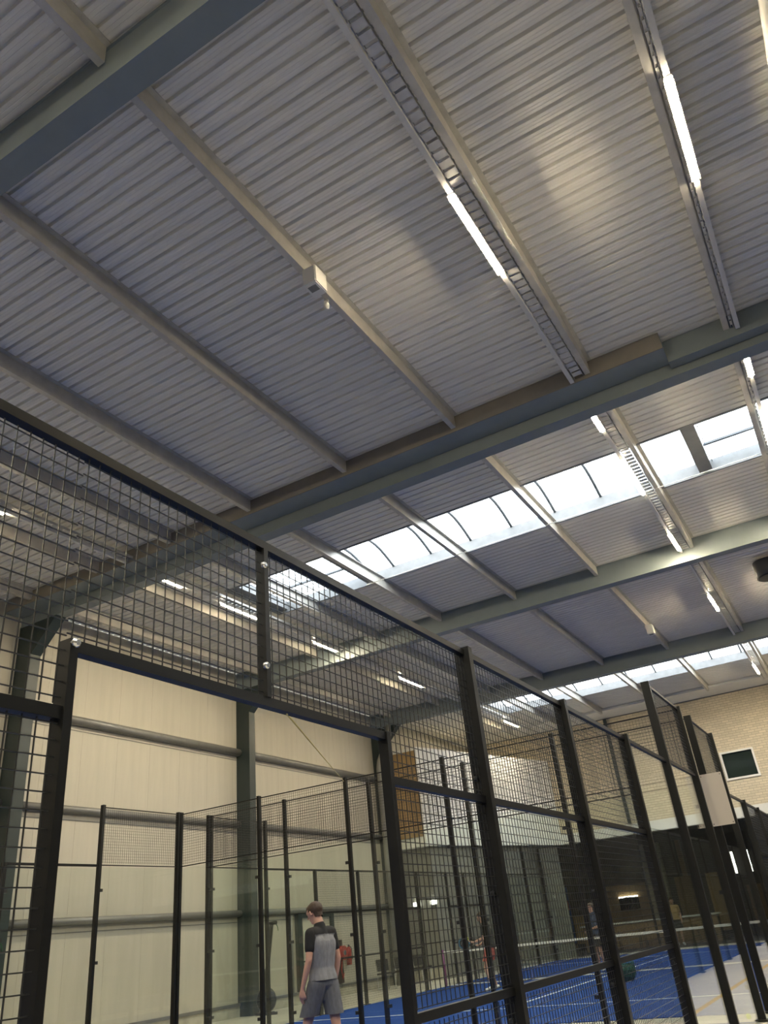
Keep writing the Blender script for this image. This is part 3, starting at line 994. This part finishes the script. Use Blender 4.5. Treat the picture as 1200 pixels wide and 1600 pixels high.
MB().box(XL + 0.0, XL + 0.03, 23.93, 24.03, 1.0, 1.2).build('bracket', M_BLACK, fe)


# stacked dark chairs
def chair(x, y, label, rot, h=0.84):
    e = empty('folding_chair', (x, y, 0), label, 'chair', 'dark chairs beside the far court')
    c, s = math.cos(rot), math.sin(rot)

    def P(a, b, z):
        return (x + a * c - b * s, y + a * s + b * c, z)
    for a in (-0.2, 0.2):
        MB().tube([P(a, -0.2, 0), P(a, -0.18, 0.45)], 0.014, 6).build('leg', M_GALV, e)
        MB().tube([P(a, 0.24, 0), P(a, 0.18, 0.45), P(a, 0.24, h)], 0.014, 6).build('leg', M_GALV, e)
    mb = MB()
    mb.bar(P(0, -0.22, 0.46), P(0, 0.2, 0.44), 0.44, 0.05)
    mb.build('seat', M_CLOTHB, e)
    mb = MB()
    mb.bar(P(0, 0.20, 0.52), P(0, 0.25, h), 0.42, 0.05, (-s, c, 0))
    mb.build('backrest', M_CLOTHB, e)


chair(-14.7, 24.7, 'dark padded chair nearest to the fire extinguisher', R(60))
chair(-14.55, 25.6, 'dark padded chair in the middle of the three beside the far court', R(75))
chair(-14.4, 26.6, 'dark padded chair closest to the grey wall base', R(70))

# small lamps on the grey wall base
for (x, lb_) in ((-14.95, 'small white wall lamp on the grey base wall, left of the two'), (-14.25, 'small white wall lamp on the grey base wall, right of the two')):
    e = empty('wall_lamp', (x, 27.64, 2.3), lb_, 'lamp', 'lamps on the grey base wall')
    MB().box(x - 0.10, x + 0.10, 27.60, 27.70, 2.32, 2.44).build('diffuser', M_STRIP, e)
    MB().box(x - 0.10, x + 0.10, 27.62, 27.70, 2.28, 2.32).build('housing', M_GREY, e)

# ================================================================== LOUNGE ITEMS
bn = empty('banner', (-14.2, 40.9, 0.35), 'tall blue banner with an orange mark at the back of the lounge', 'banner')
MB().box(-14.60, -13.75, 40.86, 40.90, 0.35, 2.75).build('cloth', M_BANNER, bn)
MB().box(-13.95, -13.78, 40.85, 40.86, 1.75, 2.15).build('orange_mark', M_ORANGE, bn)
tv = empty('television', (-10.85, 40.9, 1.5), 'dark wide screen on the wood panelling of the lounge', 'screen')
MB().box(-11.30, -10.40, 40.85, 40.93, 1.5, 2.0).build('screen', M_SCREEN, tv)
MB().box(-11.30, -10.40, 40.84, 40.93, 2.0, 2.05).build('light_bar', M_STRIP, tv)
for (x, lb_) in ((-5.83, 'left one of the two upright white light strips in the lounge'), (-5.18, 'right one of the two upright white light strips in the lounge')):
    e = empty('light_strip', (x, 40.95, 2.45), lb_, 'lamp', 'upright light strips in the lounge')
    MB().box(x - 0.05, x + 0.05, 40.93, 41.0, 2.42, 3.36).build('housing', M_BLACK, e)
    MB().box(x - 0.045, x + 0.045, 40.90, 40.93, 2.45, 3.33).build('diffuser', M_STRIP, e)
ct = empty('lounge_counter', (-9.5, 38.6, 0), 'long wooden counter in front of the lounge wall', 'counter')
MB().box(-12.6, -6.6, 38.3, 38.9, 0.98, 1.04).build('worktop', M_BAND, ct)
for q in range(12):
    MB().box(-12.5 + q * 0.483, -12.5 + q * 0.483 + 0.47, 38.36, 38.42, 0.012, 0.98).build('front_panel', M_WOOD, ct)
MB().box(-12.5, -6.7, 38.44, 38.84, 0.012, 0.98).build('carcass', M_DARK, ct)


def stool(x, y, label):
    e = empty('bar_stool', (x, y, 0.012), label, 'stool', 'stools at the lounge counter')
    MB().tube([(x, y, 0.70), (x, y, 0.76)], [0.19, 0.17], 16).build('seat', M_WOOD, e)
    for a in range(4):
        an = R(45 + 90 * a)
        MB().tube([(x + 0.12 * math.cos(an), y + 0.12 * math.sin(an), 0.70), (x + 0.2 * math.cos(an), y + 0.2 * math.sin(an), 0.012)], 0.014, 6).build('leg', M_BLACK, e)
    MB().tube([(x + 0.17 * math.cos(2 * math.pi * k / 12), y + 0.17 * math.sin(2 * math.pi * k / 12), 0.28) for k in range(13)], 0.01, 6).build('foot_ring', M_BLACK, e)


for i, x in enumerate((-12.0, -10.9, -9.8, -8.7, -7.6)):
    stool(x, 37.8, 'dark bar stool at the lounge counter, %s from the left' % ORD[i])


# ================================================================== PEOPLE
def blob(name, prims, voxel, material, smooth=4, cut=None):
    """closed overlapping primitives fused into one continuous surface"""
    mb = MB()
    for p in prims:
        if p[0] == 'c':      # tapered capsule
            _, a, b, ra, rb = p
            a, b = Vector(a), Vector(b)
            d = (b - a)
            L = d.length
            d.normalize()
            pts, rs = [], []
            for k in range(5):
                th = math.pi / 2 * k / 4
                pts.append(a - d * (ra * math.cos(th)))
                rs.append(max(ra * math.sin(th), 0.0015))
            for k in range(1, 5):
                pts.append(a + d * (L * k / 4))
                rs.append(ra + (rb - ra) * k / 4)
            for k in range(1, 5):
                th = math.pi / 2 * k / 4
                pts.append(b + d * (rb * math.sin(th)))
                rs.append(max(rb * math.cos(th), 0.0015))
            mb.tube(pts, rs, 14)
        else:                # ellipsoid
            _, c, r = p
            mb.ball(c, r, 18, 12)
    me = mb.mesh(name)
    tmp = bpy.data.objects.new(name + '_raw', me)
    COL.objects.link(tmp)
    rm = tmp.modifiers.new('r', 'REMESH')
    rm.mode = 'VOXEL'
    rm.voxel_size = voxel
    rm.use_smooth_shade = True
    sm = tmp.modifiers.new('s', 'SMOOTH')
    sm.iterations = smooth
    sm.factor = 0.5
    bpy.context.view_layer.update()
    dg = bpy.context.evaluated_depsgraph_get()
    out = bpy.data.meshes.new_from_object(tmp.evaluated_get(dg))
    out.name = name
    bpy.data.objects.remove(tmp, do_unlink=True)
    bpy.data.meshes.remove(me)
    if cut:
        bm = bmesh.new()
        bm.from_mesh(out)
        bmesh.ops.delete(bm, geom=[v for v in bm.verts if cut(v.co)], context='VERTS')
        bm.to_mesh(out)
        bm.free()
    out.materials.clear()
    out.materials.append(material)
    return out


def part(me, name, parent):
    o = bpy.data.objects.new(name, me)
    COL.objects.link(o)
    o.parent = parent
    return o


def lerp(a, b, t):
    return tuple(a[i] + (b[i] - a[i]) * t for i in range(3))


def hand(wr, tip, side, palm_n):
    """palm, four fingers and a thumb from the wrist towards tip; side = +-1 picks the thumb side"""
    w_, t_ = Vector(wr), Vector(tip)
    d = (t_ - w_).normalized()
    n = Vector(palm_n)
    n = (n - d * n.dot(d)).normalized()
    s = d.cross(n)
    L = (t_ - w_).length
    pr = [('c', w_, w_ + d * L * 0.48, 0.026, 0.030),
          ('c', w_ + s * 0.02 + d * L * 0.25, w_ + d * L * 0.52 + s * 0.028, 0.016, 0.015),
          ('c', w_ - s * 0.02 + d * L * 0.25, w_ + d * L * 0.52 - s * 0.028, 0.016, 0.015)]
    for k, (o, l) in enumerate(((-0.031, 0.84), (-0.011, 0.98), (0.010, 1.0), (0.030, 0.94))):
        o *= side
        b = w_ + d * L * 0.5 + s * o
        m1 = w_ + d * L * (0.5 + (l - 0.5) * 0.55) + s * o * 1.08 + n * 0.012
        e1 = w_ + d * L * l + s * o * 1.1 + n * 0.034
        pr += [('c', b, m1, 0.0095, 0.009), ('c', m1, e1, 0.009, 0.0075)]
    th0 = w_ + d * L * 0.22 + s * (0.03 * side)
    th1 = w_ + d * L * 0.45 + s * (0.058 * side) + n * 0.012
    th2 = w_ + d * L * 0.62 + s * (0.055 * side) + n * 0.028
    pr += [('c', th0, th1, 0.014, 0.0115), ('c', th1, th2, 0.0112, 0.009)]
    return pr


def head_prims(hc, face, up, neck):
    """hc centre of the cranium; face = unit forward; up = unit up"""
    f, u = Vector(face).normalized(), Vector(up).normalized()
    s = f.cross(u)
    hc = Vector(hc)
    pr = [('c', hc + f * 0.022, hc - f * 0.028 + u * 0.008, 0.082, 0.086),
          ('c', hc + f * 0.028 - u * 0.05, hc + f * 0.052 - u * 0.108, 0.062, 0.034),
          ('c', hc + f * 0.035 - u * 0.02 + s * 0.03, hc + f * 0.05 - u * 0.085 + s * 0.018, 0.045, 0.026),
          ('c', hc + f * 0.035 - u * 0.02 - s * 0.03, hc + f * 0.05 - u * 0.085 - s * 0.018, 0.045, 0.026),
          ('c', hc + f * 0.098 - u * 0.012, hc + f * 0.122 - u * 0.046, 0.009, 0.014),        # nose
          ('c', hc + f * 0.093 - u * 0.074 + s * 0.018, hc + f * 0.093 - u * 0.074 - s * 0.018, 0.0095, 0.0095),  # lips
          ('c', hc + f * 0.088 + u * 0.012 + s * 0.035, hc + f * 0.088 + u * 0.012 - s * 0.035, 0.016, 0.016),   # brow
          ('c', hc + s * 0.083 - u * 0.002, hc + s * 0.086 - u * 0.045, 0.017, 0.012),         # ears
          ('c', hc - s * 0.083 - u * 0.002, hc - s * 0.086 - u * 0.045, 0.017, 0.012),
          ('c', hc - f * 0.02 - u * 0.05, neck, 0.060, 0.064)]
    return pr


def hair_prims(hc, face, up):
    f, u = Vector(face).normalized(), Vector(up).normalized()
    s = f.cross(u)
    hc = Vector(hc)
    pr = [('c', hc + f * 0.022 + u * 0.010, hc - f * 0.030 + u * 0.016, 0.094, 0.100),
          ('c', hc - f * 0.030, hc - f * 0.036 - u * 0.070, 0.096, 0.070)]

    def cut(p):
        d = p - hc
        a, b = d.dot(f), d.dot(u)
        if a > 0.035 and b < 0.048:
            return True
        if a > -0.005 and b < -0.005:
            return True
        return b < -0.095 or (a > -0.03 and b < -0.03)
    return pr, cut


def eyes(hc, face, up, parent):
    f, u = Vector(face).normalized(), Vector(up).normalized()
    s = f.cross(u)
    for q in (-1, 1):
        MBk = MB()
        MBk.ball(Vector(hc) + f * 0.092 - u * 0.008 + s * (0.031 * q), 0.011, 10, 6)
        me = MBk.mesh('eye')
        me.materials.append(mat('dark_eye', (0.03, 0.02, 0.015), 0.2))
        part(me, 'eye', parent)


def person(loc, rot, J, label, voxel, shirt_m, sleeve_m, shorts_m, hair_m, yoke=True, long_legs=False):
    """J: joint dictionary in local space (x right, y forward, z up)"""
    e = empty('person', loc, label, 'person')
    e.rotation_euler = (0, 0, rot)
    nk = J['neck']
    ch, wa, pe = J['chest'], J['waist'], J['pelvis']
    body = []
    body += head_prims(J['head'], J['face'], J['hup'], nk)
    body += [('c', nk, ch, 0.06, 0.09), ('c', ch, wa, 0.09, 0.09), ('c', wa, pe, 0.09, 0.10)]
    q = (Vector(J['shR']) - Vector(J['shL'])).normalized()
    shirt = [('c', lerp(J['shL'], J['shR'], 0.08), lerp(J['shL'], J['shR'], 0.92), 0.082, 0.082),
             ('c', Vector(nk) + Vector((0, -0.005, -0.03)), ch, 0.078, 0.12)]
    for a, b, wa_, wb_, ra, rb in ((lerp(ch, J['shL'], 0.0), wa, 0.088, 0.068, 0.122, 0.112), (wa, pe, 0.068, 0.075, 0.112, 0.132), (pe, Vector(pe) - Vector((0, 0, 0.14)), 0.075, 0.075, 0.134, 0.134)):
        for k in (-1, 0, 1):
            shirt.append(('c', Vector(a) + q * (k * wa_), Vector(b) + q * (k * wb_), ra, rb))
    hemz = pe[2] - 0.005
    yz = J['shL'][2] - 0.015
    sleeves = []
    for S in ('L', 'R'):
        sh, el, wr, ti = J['sh' + S], J['el' + S], J['wr' + S], J['tip' + S]
        body += [('c', sh, lerp(sh, el, 0.45), 0.060, 0.052), ('c', lerp(sh, el, 0.45), el, 0.052, 0.042), ('c', el, lerp(el, wr, 0.35), 0.042, 0.041), ('c', lerp(el, wr, 0.35), wr, 0.041, 0.026)]
        body += hand(wr, ti, 1 if S == 'L' else -1, J.get('palm' + S, (1 if S == 'L' else -1, 0, 0)))
        sl = lerp(sh, el, J.get('sleeve', 0.66))
        sleeves.append((S, [('c', sh, sl, 0.076, 0.064)]))
        hp, kn, an, to = J['hp' + S], J['kn' + S], J['an' + S], J['to' + S]
        body += [('c', hp, kn, 0.092, 0.058), ('c', kn, lerp(kn, an, 0.35), 0.056, 0.058), ('c', lerp(kn, an, 0.35), an, 0.058, 0.036)]
        body += [('c', an, to, 0.042, 0.036), ('c', an, Vector(an) + (Vector(an) - Vector(to)) * 0.25 + Vector((0, 0, -0.03)), 0.036, 0.034)]
    bo = part(blob('body', body, voxel, M_SKIN), 'body', e)
    hp_, hcut = hair_prims(J['head'], J['face'], J['hup'])
    part(blob('hair', hp_, voxel * 0.8, hair_m, 2, hcut), 'hair', bo)
    eyes(J['head'], J['face'], J['hup'], bo)
    if yoke:
        so = part(blob('shirt', shirt, voxel, shirt_m, 3, lambda p: p.z < hemz or p.z > yz + 0.012), 'shirt', e)
        part(blob('yoke', shirt, voxel, sleeve_m, 3, lambda p: p.z < yz - 0.012), 'yoke', so)
    else:
        so = part(blob('shirt', shirt, voxel, shirt_m, 3, lambda p: p.z < hemz), 'shirt', e)
    for S, pr in sleeves:
        part(blob('sleeve', pr, voxel, sleeve_m, 2), 'sleeve', so)
    sh_ = [('c', Vector(J['hpL']) + Vector((0.03, 0, 0.03)), Vector(J['hpR']) + Vector((-0.03, 0, 0.03)), 0.118, 0.118)]
    f = J.get('hem', 0.72)
    for S in ('L', 'R'):
        sh_ += [('c', J['hp' + S], lerp(J['hp' + S], J['kn' + S], f + 0.2), 0.120, 0.118)]
    hz = lerp(J['hpL'], J['knL'], f)[2]
    part(blob('shorts', sh_, voxel, shorts_m, 3, lambda p: p.z < hz), 'shorts', e)
    for S in ('L', 'R'):
        an, to = Vector(J['an' + S]), Vector(J['to' + S])
        pr = [('c', an + (an - to) * 0.28 + Vector((0, 0, -0.035)), to, 0.046, 0.043), ('c', an + Vector((0, 0, -0.01)), an + (to - an) * 0.5, 0.048, 0.042)]
        part(blob('shoe', pr, voxel, J.get('shoe', M_SOLE), 2), 'shoe', e)
    return e


# the man in the grey jersey, seen from behind, walking towards the cream wall
J1 = dict(head=(-0.005, 0.085, 1.805), face=(-0.10, 0.93, -0.36), hup=(0, 0.34, 0.94), neck=(0, 0.01, 1.655), chest=(0, -0.02, 1.42), waist=(0, 0.0, 1.16), pelvis=(0, -0.01, 1.03),
          shL=(-0.185, 0.0, 1.545), shR=(0.185, -0.02, 1.545),
          elL=(-0.255, -0.015, 1.255), wrL=(-0.262, 0.105, 0.965), tipL=(-0.25, 0.155, 0.79), palmL=(1, 0, 0.1),
          elR=(0.25, -0.06, 1.255), wrR=(0.255, 0.02, 0.97), tipR=(0.25, 0.05, 0.80), palmR=(-1, 0, 0.1),
          hpL=(-0.10, 0.01, 0.98), knL=(-0.115, 0.20, 0.54), anL=(-0.115, 0.14, 0.10), toL=(-0.125, 0.32, 0.045),
          hpR=(0.10, -0.02, 0.98), knR=(0.115, -0.09, 0.53), anR=(0.115, -0.28, 0.12), toR=(0.125, -0.11, 0.045), hem=0.76, sleeve=0.56)
J1['shoe'] = M_SOLE
person((-6.55, 9.43, 0.012), R(83), J1, 'man in a grey and black jersey and grey shorts walking inside the near court', 0.011, M_SHIRT, M_CLOTHB, M_SHORTS, M_HAIR)

# player waiting on the far court with bat and ball
J2 = dict(head=(0, 0.10, 1.66), face=(0, 0.95, -0.25), hup=(0, 0.25, 0.97), neck=(0, 0.04, 1.52), chest=(0, 0.0, 1.30), waist=(0, -0.02, 1.06), pelvis=(0, -0.04, 0.94),
          shL=(-0.185, 0.02, 1.43), shR=(0.185, 0.02, 1.43),
          elL=(-0.24, 0.06, 1.16), wrL=(-0.19, 0.33, 1.10), tipL=(-0.15, 0.50, 1.14), palmL=(0.2, 0, 1),
          elR=(0.25, 0.06, 1.14), wrR=(0.16, 0.28, 1.02), tipR=(0.06, 0.40, 1.02), palmR=(-0.5, 0.3, 0.5),
          hpL=(-0.10, -0.03, 0.92), knL=(-0.16, 0.10, 0.50), anL=(-0.17, -0.02, 0.10), toL=(-0.18, 0.16, 0.045),
          hpR=(0.10, -0.03, 0.92), knR=(0.16, 0.10, 0.50), anR=(0.18, -0.02, 0.10), toR=(0.20, 0.16, 0.045), hem=0.62, sleeve=0.6)
M_PRINT = mat('red_patterned_cloth', (0.42, 0.10, 0.08), 0.8, 0.0, 0.6, 40)
P2X, P2Y, P2R = -9.35, 20.9, R(100)
person((P2X, P2Y, 0.012), P2R, J2, 'player in black shirt and red patterned shorts holding a bat on the far court', 0.014, M_CLOTHB, M_CLOTHB, M_PRINT, M_HAIR, yoke=False)


def w2(p):
    c, s = math.cos(P2R), math.sin(P2R)
    return Vector((P2X + p[0] * c - p[1] * s, P2Y + p[0] * s + p[1] * c, p[2] + 0.012))


bc = w2((-0.13, 0.50, 1.195))
tag(MB().ball(bc, 0.040, 16, 10).build('padel_ball', M_BALL), 'yellow ball held by the player in red patterned shorts', 'ball')
rk = empty('padel_racket', w2((0.08, 0.40, 1.02)), 'black and blue padel bat held by the player on the far court', 'racket')
fc = w2((-0.04, 0.62, 1.10))
ax = (w2((-0.16, 0.84, 1.18)) - w2((0.08, 0.40, 1.02))).normalized()
nrm = Vector((math.cos(P2R + 0.5), math.sin(P2R + 0.5), 0.15)).normalized()
sd = ax.cross(nrm).normalized()
ringp = [fc + ax * (0.135 * math.cos(2 * math.pi * k / 24)) + sd * (0.118 * math.sin(2 * math.pi * k / 24)) for k in range(25)]
MB().tube(ringp, 0.020, 8, caps=False).build('rim', mat('blue_bat_rim', (0.03, 0.16, 0.28), 0.35), rk)
mb = MB()
mb.add([p + nrm * 0.014 for p in ringp[:24]] + [p - nrm * 0.014 for p in ringp[:24]], [tuple(range(24)), tuple(reversed(range(24, 48)))])
mb.build('face', M_BLACK, rk)
for a in range(-2, 3):
    for b in range(-2, 3):
        if a * a + b * b < 6:
            pp = fc + ax * (0.035 * a) + sd * (0.035 * b)
            MB().tube([pp - nrm * 0.0155, pp + nrm * 0.0155], 0.007, 6).build('hole', M_TAPE, rk)
MB().tube([fc - ax * 0.13, fc - ax * 0.20, fc - ax * 0.32], [0.03, 0.016, 0.017], 10).build('handle', M_BLACK, rk)

# two more people farther back
J3 = dict(head=(0, 0.03, 1.63), face=(0, 1, -0.05), hup=(0, 0.05, 1), neck=(0, 0.0, 1.49), chest=(0, 0.0, 1.28), waist=(0, 0.0, 1.05), pelvis=(0, 0, 0.93),
          shL=(-0.175, 0.0, 1.40), shR=(0.175, 0.0, 1.40), elL=(-0.24, -0.03, 1.13), wrL=(-0.22, 0.10, 0.90), tipL=(-0.20, 0.16, 0.74), palmL=(1, 0, 0),
          elR=(0.24, -0.03, 1.13), wrR=(0.22, 0.10, 0.90), tipR=(0.20, 0.16, 0.74), palmR=(-1, 0, 0),
          hpL=(-0.10, 0, 0.91), knL=(-0.11, 0.04, 0.50), anL=(-0.11, -0.03, 0.10), toL=(-0.12, 0.14, 0.045),
          hpR=(0.10, 0, 0.91), knR=(0.11, 0.04, 0.50), anR=(0.11, -0.03, 0.10), toR=(0.12, 0.14, 0.045), hem=0.72)
person((-8.15, 37.2, 0.012), R(200), J3, 'person in a brown top standing in the dim lounge behind the far court', 0.017, mat('brown_top', (0.30, 0.19, 0.08), 0.85), mat('brown_top2', (0.28, 0.17, 0.07), 0.85), mat('dark_trousers', (0.03, 0.03, 0.035), 0.85), M_HAIR, yoke=False)
J4 = dict(J3)
J4.update(wrL=(-0.14, 0.24, 1.08), tipL=(-0.06, 0.38, 1.10), palmL=(0.3, 0, 1), wrR=(0.16, 0.24, 1.0), tipR=(0.06, 0.36, 1.0), palmR=(-0.3, 0, 1))
person((-7.85, 25.2, 0.012), R(150), J4, 'player in a dark blue shirt behind the net of the far court', 0.017, mat('navy_jersey', (0.04, 0.06, 0.12), 0.85), mat('navy_jersey2', (0.04, 0.06, 0.12), 0.85), mat('black_shorts', (0.015, 0.015, 0.018), 0.85), M_HAIR, yoke=False)

# ================================================================== SMALL OBJECTS ON THE COURTS
tag(MB().ball((-2.24, 13.15, 0.034), 0.034, 16, 10).build('padel_ball', M_BALL), 'yellow-green ball lying on the floor between the two courts', 'ball')
bk = empty('ball_basket', (-5.95, 20.9, 0.012), 'dark green round net basket standing on the far blue court', 'basket')
bx, by = -5.95, 20.9
prof = [(0.10, 0.03), (0.17, 0.12), (0.20, 0.24), (0.19, 0.36), (0.16, 0.44)]
for k in range(14):
    a = 2 * math.pi * k / 14
    MB().tube([(bx + r * math.cos(a), by + r * math.sin(a), z) for r, z in prof], 0.008, 5).build('rib', M_GREEN, bk)
for r, z in prof:
    MB().tube([(bx + r * math.cos(2 * math.pi * k / 20), by + r * math.sin(2 * math.pi * k / 20), z) for k in range(21)], 0.009, 5).build('hoop', M_GREEN, bk)
mb = MB()
mb.tube([(bx, by, 0.03), (bx, by, 0.12), (bx, by, 0.24), (bx, by, 0.34)], [0.095, 0.16, 0.19, 0.185], 20)
mb.build('lining', M_GREEN, bk)

for o in bpy.data.objects:
    if '_org' in o.keys():
        del o['_org']
